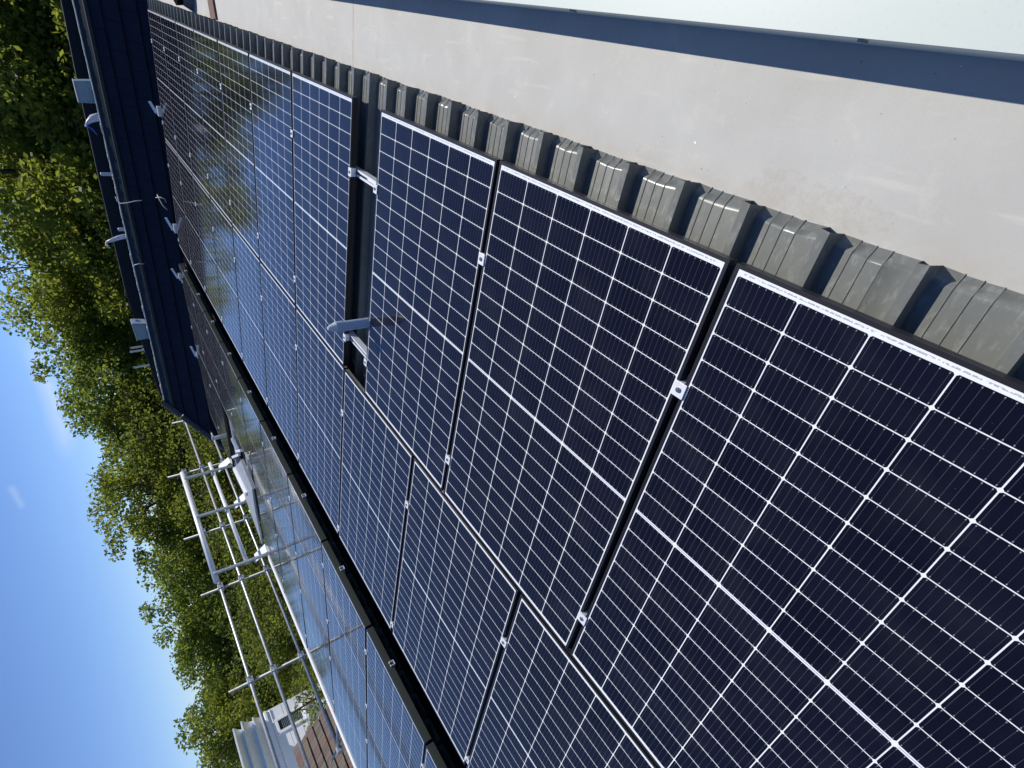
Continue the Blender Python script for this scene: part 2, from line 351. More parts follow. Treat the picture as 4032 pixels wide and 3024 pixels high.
# ------------------------------------------------------------------ our building
house = empty('flat_roofed_building', (-3.5, 0, -4.6), 'low pitched metal roofed building carrying the solar panels', 'building')
b = MB(); b.box((-7.55, -9, -4.6), (.88, 7.2, -.32)); b.build('wall', M_RENDER, house)
RPITCH = .2164
rib_y0 = at(1393, 243, N1 * -.08, N1).y      # near edge of one rib top, read at the sheet end
def sheet(A, v0, v1, name, upturn):
    """ribbed sheet: ribs run along v; pans carry three small stiffeners; pan ends may be dished up"""
    prof = []   # (du, dn) for one module starting at near edge of rib top, going nearer (negative u)
    P = RPITCH
    prof = [(0, .042), (-.007, 0), (-.049, 0), (-.051, .0022), (-.0535, 0), (-.085, 0), (-.087, .0022), (-.0895, 0), (-.121, 0), (-.123, .0022), (-.1255, 0), (-.185, 0), (-.193, .042)]
    base = (rib_y0 if A is A1 else rib_y0 - 1.46488)
    pts = []
    k0 = -26; k1 = 36
    for k in range(k1, k0, -1):
        for du, dn in prof: pts.append((base + k * P + du, dn))
    vs = [v1, 1.2, v0]
    lift = {v1: 0, 1.2: 0, v0: 0}
    rows = []
    if upturn:
        steps = [(v0 + .034, 0), (v0 + .029, -.0008), (v0 + .023, -.004), (v0 + .015, -.011), (v0 + .007, -.019), (v0, -.027)]
    else: steps = [(v0, 0)]
    secs = [(v1, 0), ((v0 + v1) / 2, 0)] + steps
    m = MB(); n = len(pts); verts = []
    for si, (v, l) in enumerate(secs):
        for i, (u, dn) in enumerate(pts):
            ph = (i % 13)
            j = 0; vv = v
            if upturn and si >= 2:
                q = 1 - dn / .042
                mm = (i // 13)
                bow = .006 * math.sin(math.pi * min(max((-(prof[ph][0]) - .011) / .165, 0), 1))
                vv = v + (bow if si < len(secs) - 1 else bow * .25) + rng.normal(0, .0006) + .0025 * math.sin(mm * 1.7) * (si > 3)
                j = l * q + (rng.normal(0, .0005) if si > 3 else 0)
            verts.append(A @ Vector((u, vv, -.125 + dn + j)))
    m.v = [tuple(p) for p in verts]
    for s in range(len(secs) - 1):
        for i in range(n - 1):
            a = s * n + i; m.f.append((a, a + 1, a + 1 + n, a + n)); m.m.append(0)
    return m.build(name, M_ROOF, house)
o = sheet(A1, -.128, 3.545, 'roof_sheet', True); o.data.polygons.foreach_set('use_smooth', [True] * len(o.data.polygons)); o.data.set_sharp_from_angle(angle=R(38))
o2 = sheet(A2, .06, 3.60, 'roof_sheet', False)
# trough added between the two slopes, its deep shade put into black colour
b = MB(); xa, xb = -3.56, -4.02
b.face([(xa, -9, .03), (xa, 7.2, .03), (xa, 7.2, -.20), (xa, -9, -.20)])
b.face([(xa, -9, -.20), (xa, 7.2, -.20), (xb - .03, 7.2, -.20), (xb - .03, -9, -.20)])
b.face([(xb - .03, -9, -.20), (xb - .03, 7.2, -.20), (xb - .03, 7.2, .01), (xb - .03, -9, .01)])
b.build('trough_shade', M_BLACK, house)
# gutter membrane, upstand and coping on the right
b = MB(); ZM = -.155
nx, ny = 6, 90
vs = []
b = MB()
b.box((.100, -9, -.30), (.4968, 7.2, ZM)); b.build('membrane', M_MEMB, house)
b = MB(); b.box((.497, -9, ZM + .0), (.86, 7.2, -.010)); b.build('upstand', M_COPE, house)
b = MB(); b.prism([(.4925, -9, 0), (.4925, -9, -.045), (.4950, -9, -.045), (.4950, -9, -.0085), (.885, -9, .0035), (.885, -9, -.055), (.8875, -9, -.055), (.8875, -9, .013)], (0, 16.2, 0))
cp = b.build('coping', M_COPE, house)
for (px, py) in ((3395, 160), (2256, 30)):
    q = aZ(px, py, -.02); b = MB(); b.box((.4870, q.y - .007, -.032), (.4924, q.y + .007, -.014)); b.build('clip', M_BOLT, cp)
# white edge trim on the left of the roof
b = MB(); zt_ = (A2 @ Vector((0, 2 * PL + .02, 0))).z; b.box((-7.60, -9, -.20), (-7.474, 2.35, zt_ + .010)); b.build('edge_trim', M_WHITE, house, bevel=.006)

# ------------------------------------------------------------------ solar panels
def rect_loop(ins, z): return [(ins, ins, z), (PW - ins, ins, z), (PW - ins, PL - ins, z), (ins, PL - ins, z)]
def make_panel():
    root = empty('solar_panel', (0, 0, 0))
    prof = [(.0115, -.002), (.0115, -.0004), (.0105, 0), (.0008, 0), (0, -.0008), (0, -.010), (.0016, -.0112), (.0016, -.0130), (0, -.0142), (0, -.0205), (.0016, -.0217), (.0016, -.0235), (0, -.0247), (0, -.035), (.028, -.035)]
    m = MB()
    for ins, z in prof: m.v += rect_loop(ins, z)
    for i in range(len(prof) - 1):
        for k in range(4):
            a = i * 4 + k; c = i * 4 + (k + 1) % 4; m.f.append((a, c, c + 4, a + 4)); m.m.append(0)
    fr = m.build('frame', M_FRAME); local(fr, root)
    m = MB(); m.face(rect_loop(.0112, -.0016)); m.face(list(reversed(rect_loop(.0112, -.007))))
    gl = m.build('glass', M_GLASS); local(gl, root)
    return root
ORD = ['first', 'second', 'third', 'fourth', 'fifth', 'sixth', 'seventh', 'eighth', 'ninth', 'tenth', 'eleventh', 'twelfth', 'thirteenth']
proto = make_panel(); used = [False]
def put_panel(A, u, v, flip, label, group):
    o = proto if not used[0] else copy_tree(proto); used[0] = True
    M = A @ Matrix.Translation((u, v, 0))
    if flip: M = M @ Matrix.Translation((PW, PL, 0)) @ Matrix.Rotation(math.pi, 4, 'Z')
    tilt = Matrix.Rotation(R(random.gauss(0, .07)), 4, 'X') @ Matrix.Rotation(R(random.gauss(0, .07)), 4, 'Y')
    c = Matrix.Translation((PW / 2, PL / 2, 0)); M = M @ c @ tilt @ c.inverted()
    o.matrix_world = M; tag(o, label, 'solar panel', group); return o
s0 = .010   # half of the seam
# near slope, row by the sheet ends: far block of seven, then a gap, then the near block
us = [-GAP - PITCH * k for k in (4, 3, 2)]
for i, k in enumerate((4, 3, 2)):
    put_panel(A1, -GAP - PITCH * k + s0, 0, False,
              ['solar panel cut by the right edge of the photo, nearest the camera', 'solar panel beside the ribbed metal edge, second from the camera',
               'solar panel beside the metal edge, just nearer than the grey pipe'][i], 'solar panels along the ribbed metal edge')
for i, k in enumerate(range(-1, 6)):
    put_panel(A1, PITCH * k + s0, 0, False, '%s solar panel beyond the pipe gap in the row along the metal edge' % ORD[i].capitalize(), 'solar panels along the ribbed metal edge')
v2 = PL + RG
for i, k in enumerate(range(-4, 6)):
    put_panel(A1, PITCH * k + s0, v2, True, '%s solar panel from the camera in the row beside the dark trough' % ORD[i].capitalize(), 'solar panels along the near side of the dark trough')
M_TRIM = mat('olive_anodised_trim', (.075, .078, .060), .4, .3)
for i, k in enumerate(range(-6, 5)):      # A2: u grows away; seams at -k*PITCH
    o = put_panel(A2, PITCH * k + s0, 0, False, '%s solar panel from the camera in the row across the dark trough' % ORD[i].capitalize(), 'solar panels along the far side of the dark trough')
    m = MB(); m.prism([(.002, -.0015, -.001), (.002, -.0035, -.001), (.002, -.0035, -.058), (.002, .012, -.058), (.002, .012, -.0565), (.002, -.0015, -.0565)], (PW - .004, 0, 0))
    for gz in (-.014, -.027, -.041): m.box((.002, -.0050, gz - .0012), (PW - .002, -.0036, gz + .0012))
    local(m.build('side_trim', M_TRIM), o)
for i, k in enumerate(range(-6, 1)):
    put_panel(A2, PITCH * k + s0, v2, True, '%s solar panel from the camera along the white roof edge' % ORD[i].capitalize(), 'solar panels at the outer roof edge')
for i, k in enumerate((3, 4)):
    put_panel(A2, PITCH * k + s0, v2, True, ['solar panel just past the stacked boards near the tiled roof', 'farthest left solar panel, against the dark tiled roof'][i], 'solar panels at the outer roof edge')

# rails
def rail_mesh(l):
    m = MB(); m.prism([(-.020, 0, 0), (.020, 0, 0), (.020, 0, .040), (.007, 0, .040), (.007, 0, .036), (.016, 0, .036), (.016, 0, .005), (-.016, 0, .005), (-.016, 0, .036), (-.007, 0, .036), (-.007, 0, .040), (-.020, 0, .040)], (0, l, 0))
    return m
def put_rail(A, u0, u1, v, label, along_v=False):
    m = rail_mesh(abs(u1 - u0)); o = m.build('mounting_rail', M_ALU)
    if along_v: Mx = A @ Matrix.Translation((v, u0, -.0755))
    else: Mx = A @ Matrix.Translation((u0, v, -.0755)) @ Matrix.Rotation(-math.pi / 2, 4, 'Z')
    o.matrix_world = Mx; tag(o, label, 'rail', 'aluminium rails under the panels')
put_rail(A1, -5.6, 6.42, .395, 'bright aluminium rail crossing the pipe gap nearer the metal edge')
put_rail(A1, -5.6, 6.42, 1.497, 'bright aluminium rail crossing the gap at the grey pipe')
put_rail(A1, -4.3, 6.42, 2.138, 'aluminium rail under the trough row, on the side nearer the pipe')
put_rail(A1, -4.3, 6.42, 3.385, 'aluminium rail under the trough row, on the trough side')
stub = [A2.inverted() @ at(px, py, A2.translation + N2 * -.05, N2) for px, py in ((1345, 2215), (1191, 1928), (1069, 1708))]
su = (stub[0].x % PITCH + stub[1].x % PITCH) / 2
for i, k in enumerate(range(-5, 5)):
    put_rail(A2, -.018, 3.47, su + k * PITCH, '%s rail stub from the camera showing in the trough under the panels' % ORD[i].capitalize(), True)

# clamps
def make_clamp():
    root = empty('clamp', (0, 0, 0))
    m = MB(); m.prism([(-.021, -.024, .0008), (.021, -.024, .0008), (.021, -.024, .0048), (-.021, -.024, .0048)], (0, .048, 0))
    m.box((-.0085, -.024, -.030), (.0085, .024, .0006))
    local(m.build('plate', M_ALU, bevel=.0008), root)
    m = MB(); m.tube([(0, 0, .0049), (0, 0, .0085)], .0085, 12); m.tube([(0, 0, .0086), (0, 0, .0100)], [.0050, .0046], 6)
    local(m.build('bolt', M_BOLT), root); return root
cp0 = make_clamp(); cu = [False]
def put_clamp(A, u, v, label, group):
    o = cp0 if not cu[0] else copy_tree(cp0); cu[0] = True
    o.matrix_world = A @ Matrix.Translation((u, v, 0)) @ Matrix.Rotation(R(random.gauss(0, 1.5)), 4, 'Z'); tag(o, label, 'clamp', group)
VS = (.395, 1.497)
SIDE = ('nearer the metal edge', 'farther from the metal edge')
for i, u in enumerate([-GAP - 4 * PITCH, -GAP - 3 * PITCH, -GAP - 2 * PITCH]):
    for j, v in enumerate(VS):
        if i == 0: continue
        put_clamp(A1, u, v, 'silver clamp at the %s seam nearer than the grey pipe, %s' % (['', 'second', 'first'][i], SIDE[j]), 'clamps along the metal edge row')
for j, v in enumerate(VS):
    put_clamp(A1, -GAP - PITCH - .006, v, 'silver clamp on the near side of the pipe gap, %s' % SIDE[j], 'clamps along the metal edge row')
    put_clamp(A1, -PITCH + .004, v, 'silver clamp on the far side of the pipe gap, %s' % SIDE[j], 'clamps along the metal edge row')
for i, k in enumerate(range(0, 7)):
    for j, v in enumerate(VS):
        put_clamp(A1, PITCH * k, v, 'silver clamp, %s seam beyond the pipe gap, %s' % (ORD[i], SIDE[j]), 'clamps along the metal edge row')
SIDE2 = ('on the side away from the trough', 'on the side by the trough')
for i, k in enumerate(range(-3, 7)):
    for j, v in enumerate((2.138, 3.385)):
        put_clamp(A1, PITCH * k, v, 'silver clamp, %s seam of the near trough row, %s' % (ORD[i], SIDE2[j]), 'clamps on the near trough row')
cl = [A2.inverted() @ at(px, py, A2.translation, N2) for px, py in ((1272, 2210), (1175, 2192), (1446, 2660), (1454, 2897))]
for i, k in enumerate(range(-5, 6)):
    for j, v in enumerate((.36, 1.34)):
        put_clamp(A2, PITCH * k, v, 'small silver clamp, %s seam of the row across the trough, %s' % (ORD[i], ('by the trough', 'away from the trough')[j]), 'clamps across the dark trough')
for i, k in enumerate((-5, -4, -3, -2, -1, 0, 4)):
    for j, v in enumerate((2.10, 3.15)):
        put_clamp(A2, PITCH * k, v, 'small silver clamp, %s seam of the outer edge row, %s' % (ORD[i], ('inner side', 'outer side')[j]), 'clamps on the outer edge row')

# ------------------------------------------------------------------ vent pipe in the gap
pb = at(1448, 1270, (0, 0, 0), N1); r0 = .031
pipe = empty('vent_pipe', (pb.x, pb.y, pb.z - .13), 'short grey plastic pipe with a ribbed cap standing in the panel gap', 'pipe')
m = MB(); m.tube([(pb.x, pb.y, pb.z - .13), (pb.x, pb.y, pb.z + .195)], r0, 28); m.build('tube', M_PIPE, pipe, smooth=False)
m = MB(); z = pb.z
m.tube([(pb.x, pb.y, z + .160), (pb.x, pb.y, z + .200), (pb.x, pb.y, z + .204)], [r0 + .0035, r0 + .0035, r0 + .002], 28)
m.build('collar', M_PIPE, pipe)
m = MB(); n = 20
for k in range(n):
    a = 2 * math.pi * k / n; c, s = math.cos(a), math.sin(a); c2, s2 = math.cos(a + .2), math.sin(a + .2)
    m.face([(pb.x + c * .034, pb.y + s * .034, z + .204), (pb.x + c2 * .034, pb.y + s2 * .034, z + .204), (pb.x + c2 * .016, pb.y + s2 * .016, z + .245), (pb.x + c * .016, pb.y + s * .016, z + .245)])
m.tube([(pb.x, pb.y, z + .2045), (pb.x, pb.y, z + .238), (pb.x, pb.y, z + .252)], [.030, .015, .010], 20)
m.build('cap', M_CAP, pipe)
o = pipe

# ------------------------------------------------------------------ far tiled house
YR = 8.0; ZR = .775; PT = R(50)
sd_ = Vector((0, -math.cos(PT), -math.sin(PT))); sn = Vector((0, -math.sin(PT), math.cos(PT)))
far = empty('tiled_house', (-3.5, 9.5, -4.6), 'neighbouring house with a dark tiled roof at the far end', 'house')
def hip_x(s): return -7.75 - (s / 1.35) * 1.15
m = MB()
courses = [(.20, .44), (.42, .73), (.71, 1.02), (1.00, 1.34)]
for ci, (sa, sb) in enumerate(courses):
    x = 1.6 - (ci % 2) * .21 - .05 * ci
    while x > -9.2:
        tw = .405; x1 = x - tw
        lo = max(x1, hip_x((sa + sb) / 2) + .0)
        if lo < x - .05:
            top = Vector((0, YR, ZR)) + sd_ * sa + sn * .002; bot = Vector((0, YR, ZR)) + sd_ * sb + sn * (.030 + random.uniform(-.001, .002))
            th = .022
            P = []
            for xx in (x, lo + .005):
                for q, off in ((top, 0), (top, th), (bot, 0), (bot, th)):
                    v = q + sn * off; P.append(Vector((xx, v.y, v.z)))
            i = len(m.v); m.v += [tuple(p) for p in P]
            for q in ((0, 1, 3, 2), (4, 6, 7, 5), (1, 5, 7, 3), (0, 2, 6, 4), (2, 3, 7, 6), (0, 4, 5, 1)):
                m.f.append(tuple(i + k for k in q)); m.m.append(0)
        x = x1
m.build('roof_tiles', M_SLATE, far)
m = MB()   # underlay plane and body
bt = Vector((0, YR, ZR)) + sd_ * 1.45
m.prism([(1.6, YR, ZR - .02), (1.6, bt.y, bt.z - .02), (1.6, bt.y + .02, -4.6), (1.6, 11.2, -4.6), (1.6, 11.2, .42), (1.6, YR + .1, .42)], (-9.35, 0, 0))
m.build('wall', M_LEAD, far)
m = MB()   # hip end slope, seen edge on
m.face([(-7.75, YR, ZR - .02), (-9.0, bt.y, bt.z - .02), (-9.0, 11.2, bt.z), (-7.75, 10.5, ZR - .2)]); m.build('hip_slope', M_SLATE, far)
m = MB()   # ridge trim: roll and flat band
m.tube([(1.6, YR - .155, ZR - .135), (-7.85, YR - .155, ZR - .135)], .036, 12)
m.prism([(1.6, YR - .02, ZR + .0), (1.6, YR - .15, ZR - .12), (1.6, YR - .13, ZR - .16), (1.6, YR + .02, ZR - .1)], (-9.4, 0, 0))
m.build('ridge_roll', M_RIDGE, far)
m = MB()   # broken pale mortar line along the top
x = 1.6; prev = None
mp_ = []
while x > -7.8:
    mp_.append((x, ZR + .012 + (.012 * random.random() if x < -1.8 else .004 * random.random()))); x -= random.uniform(.04, .14)
for a, c in zip(mp_[:-1], mp_[1:]):
    zz = a[1]; m.box((c[0], YR - .022, ZR - .03), (a[0], YR + .06 + random.random() * .02, zz))
m.build('mortar_edge', M_MORTAR, far)
for i, (a, c) in enumerate(((-.02, .36), (.375, .75), (.765, 1.13), (1.145, 1.5))):     # hip cappings
    p = [Vector((hip_x(s) - .02, YR, ZR)) + sd_ * s + sn * .05 for s in (a, c)]
    m = MB(); m.tube(p, [.062, .070], 8)
    m.build('hip_tile', M_HIP, far)
m = MB(); bp = [aY(px, py, 11.0) for px, py in ((243, 0), (306, 313), (402, 750), (497, 1149), (560, 1350), (632, 1556))]
bp = [Vector((2.0, 11.0, bp[0].z - .01))] + bp
m.prism([(2.0, 11.0, -1)] + bp + [(bp[-1].x, 11, -1)], (0, .12, 0)); m.build('back_parapet', M_LEAD, far)
m = MB()
for a, c in zip(bp[:-1], bp[1:]): m.bar(a + Vector((0, .06, .008)), c + Vector((0, .06, .008)), .14, .014)
m.build('parapet_cap', M_HIP, far)
m = MB(); m.box((-8.2, 10.975, .55), (2.0, 10.998, .57)); m.box((-8.6, 10.975, .74), (2.0, 10.99, .745)); m.build('parapet_seam', M_RIDGE, far)

# equipment behind the ridge
def case(px, label, ghosts, yb=8.25, depth=.22, sidecol=False):
    P = [aY(x, y, yb) for x, y in px]      # top-right, top-left, bottom-left, bottom-right in the scene
    root = empty('equipment_case', ((P[2] + P[3]) / 2), label, 'box', 'grey boxes behind the ridge')
    m = MB(); m.prism(P, (0, depth, 0)); m.build('body', M_PLAST, root, bevel=.012)
    c = sum(P, Vector()) / 4
    Q = [c + (p - c) * .80 + Vector((0, -.008, 0)) for p in P]
    m = MB(); m.prism(Q, (0, .010, 0)); lid = m.build('lid', M_PLAST, root, bevel=.003)
    for t in (.36, .62):
        q = Q[0].lerp(Q[1], t).lerp(Q[3].lerp(Q[2], t), .62)
        m = MB(); m.tube([q + Vector((0, -.006, 0)), q + Vector((0, .002, 0))], .012, 12); m.build('screw', M_BOLT, lid)
    T = [P[0], P[1]]
    m = MB(); m.bar(T[0] + Vector((0, depth / 2, .006)), T[1] + Vector((0, depth / 2, .006)), depth + .03, .012); m.build('lit_top_edge', M_PLAST2, root)  # sunlit top of the case, put in as a paler strip
    if sidecol:
        m = MB(); d = (P[3] - P[0]); a = P[0] + d * .25 + Vector((.008, depth * .35, 0)); m.box((a.x - .004, a.y, a.z - .06), (a.x + .012, a.y + .10, a.z + .0)); m.build('socket', M_BLUE, root)
        m = MB(); m.prism([P[0] + Vector((.010, .0, 0)), P[0] + Vector((.022, .0, 0)), P[3] + Vector((.022, 0, 0)), P[3] + Vector((.010, 0, 0))], (0, depth, 0)); m.build('side_panel', M_PLAST2, root)
case(((290, 318), (312, 405), (380, 408), (360, 318)), 'grey box with two screws at the right end of the ridge', 0)
case(((520, 1276), (541, 1341), (590, 1333), (575, 1277)), 'grey box with a blue socket near the left end of the ridge', 0, sidecol=True)
# short pipe stubs, hoses and cables along the ridge
def stub_pipe(p0, p1, r, label):
    a = aY(*p0, 8.22); c = aY(*p1, 8.22); a.x = c.x = (a.x + c.x) / 2; a.z -= .12
    m = MB(); m.tube([a, c, c + Vector((0, 0, .012))], [r, r, r * .6], 14); tag(m.build('pipe_stub', M_PIPE), label, 'pipe', 'short pipes behind the ridge')
stub_pipe((445, 686), (398, 686), .030, 'short rounded grey pipe behind the middle of the ridge')
stub_pipe((490, 903), (467, 903), .032, 'short square-ended grey pipe beside the bent hose')
def hose(pts, rs, tail, label, tailmat):
    root = empty('bent_hose', aY(*pts[0], 8.2), label, 'hose')
    P = [aY(x, y, 8.2) for x, y in pts]; P[0].z -= .1
    m = MB(); m.tube(P, rs, 12); m.build('sleeve', M_SHEET, root, smooth=True)
    T = [aY(x, y, 8.2 - .03 * i) for i, (x, y) in enumerate(tail)]
    m = MB(); m.tube(T, [.018] + [.012] * (len(T) - 2) + [.007], 8); m.build('tail', tailmat, root, smooth=True)
hose([(398, 466), (385, 462), (365, 466), (348, 480), (336, 496)], [.075, .07, .06, .035, .012], [(336, 497), (350, 500), (366, 512), (382, 530)], 'torn grey plastic sleeve with a blue cord near the right box', M_BLUE)
hose([(498, 930), (484, 932), (462, 938), (440, 946), (420, 953)], [.045, .045, .042, .034, .022], [(420, 953), (417, 960), (424, 972), (436, 978)], 'long bent grey sleeve leaning up behind the ridge middle', M_CABLE)
def cable(pts, y0, r, label):
    P = [at(x, y, Vector((0, YR, ZR)) + sn * (.075 + o), sn) for x, y, o in pts]
    m = MB(); m.tube(P, r, 8); tag(m.build('cable', M_CABLE, smooth=True), label, 'cable', 'loose cables on the dark tiles')
cable([(455, 775, .02), (462, 792, .03), (474, 801, .04), (500, 799, .05), (530, 792, .02), (558, 789, 0)], 0, .0075, 'thin pale cable hanging over the ridge roll, right of the others')
cable([(619, 766, 0), (630, 790, .04), (643, 812, .05), (659, 826, 0)], 0, .0085, 'stiff pale cable lying low on the tiles above the panels')
cable([(613, 778, 0), (630, 776, .05), (648, 783, .06), (654, 797, 0)], 0, .006, 'curled pale cable loop low on the tiles')
cable([(524, 1050, .0), (530, 1043, .05), (545, 1039, .05), (568, 1039, 0)], 0, .0065, 'short pale cable over the ridge, left of the others')
# folded feet at the far end of the panels
def foot(px, py, ex, label, s=1.0, Y=6.62):
    q = aY(px, py, Y); root = empty('folded_bracket', q, label, 'bracket', 'folded brackets along the far end of the panels')
    m = MB(); m.box((q.x - .055 * s, q.y - .06, q.z - .10), (q.x + .085 * s, q.y + .06, q.z + .005)); m.build('socket', M_ALU_D, root, bevel=.004)
    a = Vector((q.x - .02, q.y, q.z + .02)); e = aY(*ex, Y)
    m = MB(); m.bar(a, e, .045, .006, up=(0, -1, .9)); m.build('plate', M_ALU, root)
foot(622, 442, (588, 399), 'folded silver bracket at the far end, right of the others')
foot(686, 903, (652, 857), 'folded silver bracket at the far end, right of the trough')
foot(705, 1092, (676, 1058), 'folded silver bracket just left of the trough', .8, 7.0)
foot(775, 1400, (751, 1364), 'folded silver bracket at the far end, left of the others', .8, 7.0)
# tall white post and box at the far right corner
foot(618, 34, (592, -28), 'bright folded bracket with a grey socket at the far right corner of the panels', 1.0, 6.55)
# things on the far part of the gutter
q0 = aZ(787, 0, ZM); q1 = aZ(813, 42, ZM)
m = MB(); m.prism([(.13, 2.74, ZM + .002), (.50, 2.86, ZM + .002), (.50, 3.10, ZM + .002), (.13, 2.98, ZM + .002)], (0, 0, .018)); tag(m.build('timber_board', M_WOOD, bevel=.003), 'flat red brown board lying across the pale gutter', 'board')
root = empty('roof_cowl', (.29, 3.95, ZM), 'squat grey cowl with a dark lid on the far pale gutter', 'cowl')
m = MB(); m.tube([(.30, 3.95, ZM), (.30, 3.95, ZM + .02), (.30, 3.95, ZM + .10)], [.18, .165, .125], 24); m.build('base', mat('grey_flashing', (.11, .11, .13), .7, noise=(12, (.15, .15, .16), .3, .7)), root, smooth=False)
m = MB(); m.tube([(.30, 3.95, ZM + .101), (.30, 3.95, ZM + .16), (.30, 3.95, ZM + .18)], [.13, .14, .10], 24); m.build('lid', M_BLACK, root)

# ------------------------------------------------------------------ scaffold beyond the left roof edge
XS = -8.40
scf = empty('scaffold', (XS, 2.5, -4.6), 'galvanised tube scaffold with three long rails beyond the left roof edge', 'scaffold')
ups = [((899, 2721), (1215, 2566)), ((789, 2341), (1078, 2228)), ((722, 2119), (991, 2031)), ((659, 1876), (890, 1812)), ((676, 1664), (744, 1645))]
UY = []
for a, c in ups:
    p = aX(*a, XS); q = aX(*c, XS); y = (p.y + q.y) / 2; UY.append((y, p.z))
    m = MB(); m.tube([(XS - .05, y, -4.6), (XS - .05, y, p.z)], .0242, 14); m.build('upright', M_GALV_D, scf, smooth=True)
rz = []
for (a, c) in (((1033, 2824), (944, 2549)), ((1209, 3024), (785, 1800)), ((1344, 2964), (936, 1964))):
    rz.append((aX(*a, XS).z + aX(*c, XS).z) / 2)
for i, z in enumerate(rz):
    m = MB(); y1 = (6.2, 8.9, 8.6)[i]; y0 = (-3.5, -3.5, -.72)[i]
    m.tube([(XS, y0, z), (XS, (y0 + y1) / 2, z + .004), (XS, y1, z)], .0242, 14); m.build('rail', M_GALV, scf, smooth=True)
    for y, zt in UY:
        if zt > z and y < y1:
            m = MB(); m.box((XS - .09, y - .045, z - .045), (XS + .036, y + .045, z + .045)); m.box((XS - .02, y - .06, z - .012), (XS + .045, y - .03, z + .02)); m.tube([(XS + .02, y + .03, z - .03), (XS + .055, y + .045, z + .035)], .009, 6)
            m.build('coupler', M_ALU_D, scf, bevel=.006)
m = MB(); e = Vector((XS, -.70, rz[2])); m.tube([e, e + Vector((.95, .15, -.02))], .022, 12); m.build('tie', M_GALV, scf, smooth=True)
m = MB(); m.box((XS - .03, -.76, rz[2] - .04), (XS + .06, -.68, rz[2] + .04)); m.build('coupler', M_ALU_D, scf, bevel=.006)
m = MB(); m.tube([aX(1345, 2900, -8.7), aX(1300, 3015, -8.7)], .014, 10); m.build('brace', M_GALV, scf, smooth=True)
# lone tubes beyond the far roof
for i, (a, c) in enumerate((((513, 1370), (572, 1363)), ((511, 1386), (574, 1377)), ((525, 1449), (595, 1435)))):
    Y = 11.9; p = aY(*a, Y); q = aY(*c, Y); x = (p.x + q.x) / 2
    m = MB(); m.tube([(x, Y, -4.6), (x, Y, p.z)], .027, 12); m.box((x - .05, Y - .05, q.z - .02), (x + .05, Y + .04, q.z + .05))
    tag(m.build('scaffold_tube', M_GALV, smooth=False), ['right tube of the close pair rising behind the far roof', 'left tube of the close pair rising behind the far roof', 'single tube rising behind the far roof, left of the pair'][i], 'tube', 'tubes rising behind the far roof')

# ------------------------------------------------------------------ aluminium guard rail on the roof edge
XG = -7.62
gd = empty('guard_rail', (XG, 4.5, -.1), 'bright aluminium guard rail with three posts at the left roof edge', 'guard rail')
ra = [aX(713, 1863, XG), aX(857, 2290, XG)]; rb = [aX(826, 1824, XG), aX(973, 2217, XG)]
for (a, c), wd in ((ra, .080), (rb, .068)):
    z = (a.z + c.z) / 2
    m = MB(); m.tube([(XG, a.y, z), (XG, c.y, z)], wd / 2, 16); m.build('top_rail' if wd > .07 else 'middle_rail', M_ALU, gd, smooth=True)
zt = (ra[0].z + ra[1].z) / 2
posts = [((734, 1890), (925, 1840)), ((783, 2043), (978, 1980)), ((853, 2265), (1065, 2184))]
for i, (a, c) in enumerate(posts):
    p = aX(*a, XG); q = aX(*c, XG); y = (p.y + q.y) / 2
    m = MB(); m.box((XG + .035, y - .022, q.z - .05), (XG + .075, y + .022, zt)); pst = m.build('post', M_ALU_D, gd, bevel=.004)
    s = [(862, 1846, 911, 1804), (923, 1993, 972, 1945), (1003, 2200, 1053, 2152)][i]
    e = aX(s[0], s[1], XG - .25); f_ = aX(s[2], s[3], XG + .1)
    m = MB(); m.bar(e, f_, .17, .014, up=(.62, 0, .78)); m.build('foot_brace', M_ALU, pst, bevel=.004)
p = aX(836, 1727, -7.5); q = aX(925, 1707, -7.5)
m = MB(); m.box((-7.52, q.y - .035, q.z - .03), (-7.46, q.y + .035, p.z)); m.box((-7.53, q.y - .04, p.z), (-7.45, q.y + .04, p.z + .01))
tag(m.build('stub_post', M_ALU_D, bevel=.006), 'plain square grey post between the far left panels', 'post')
# boards and folded ladder in the notch between the panels
def on2(px, py, off): return at(px, py, A2.translation + N2 * off, N2)
B = [on2(x, y, -.02) for x, y in ((922, 1846), (951, 1836), (953, 1812), (999, 1925), (1013, 2030), (1045, 2140), (1056, 2160), (1040, 2146))]
m = MB(); m.prism([on2(x, y, -.03) for x, y in ((921, 1846), (953, 1814), (999, 1925), (1012, 2010), (1040, 2145), (967, 1945))], N2 * .03)
tag(m.build('metal_sheet', M_ALU_D, bevel=.003), 'dull silver metal sheet lying at the roof edge beside the guard rail', 'sheet')
m = MB(); m.bar(on2(922, 1846, .02), on2(970, 1946, .02), .075, .04); tag(m.build('white_beam', M_WHITE, bevel=.003), 'white beam lying at the foot of the guard rail posts', 'beam')
m = MB(); m.bar(on2(953, 1811, .01), on2(1001, 1924, .01), .03, .05); tag(m.build('thin_beam', M_GALV), 'thin greenish metal angle beside the silver sheet', 'beam')
lad = empty('folded_ladder', on2(940, 1790, -.05), 'folded aluminium ladder lying in the dark notch between panels', 'ladder')
for a, c in (((915, 1728), (937, 1773)), ((928, 1795), (940, 1840))):
    m = MB(); m.bar(on2(*a, -.03), on2(*c, -.03), .055, .05); m.build('stile', M_PIPE, lad, bevel=.004)
for a, c in (((917, 1800), (942, 1790)), ((932, 1776), (950, 1774))):
    m = MB(); m.bar(on2(*a, -.0), on2(*c, -.0), .045, .04); m.build('hinge', M_ALU, lad, bevel=.004)
m = MB(); m.bar(on2(945, 1783, -.04), on2(955, 1812, -.04), .05, .05); m.build('stile', M_LEAD, lad)
a = aX(1002, 2003, -7.9)
m = MB(); bm_pts = []
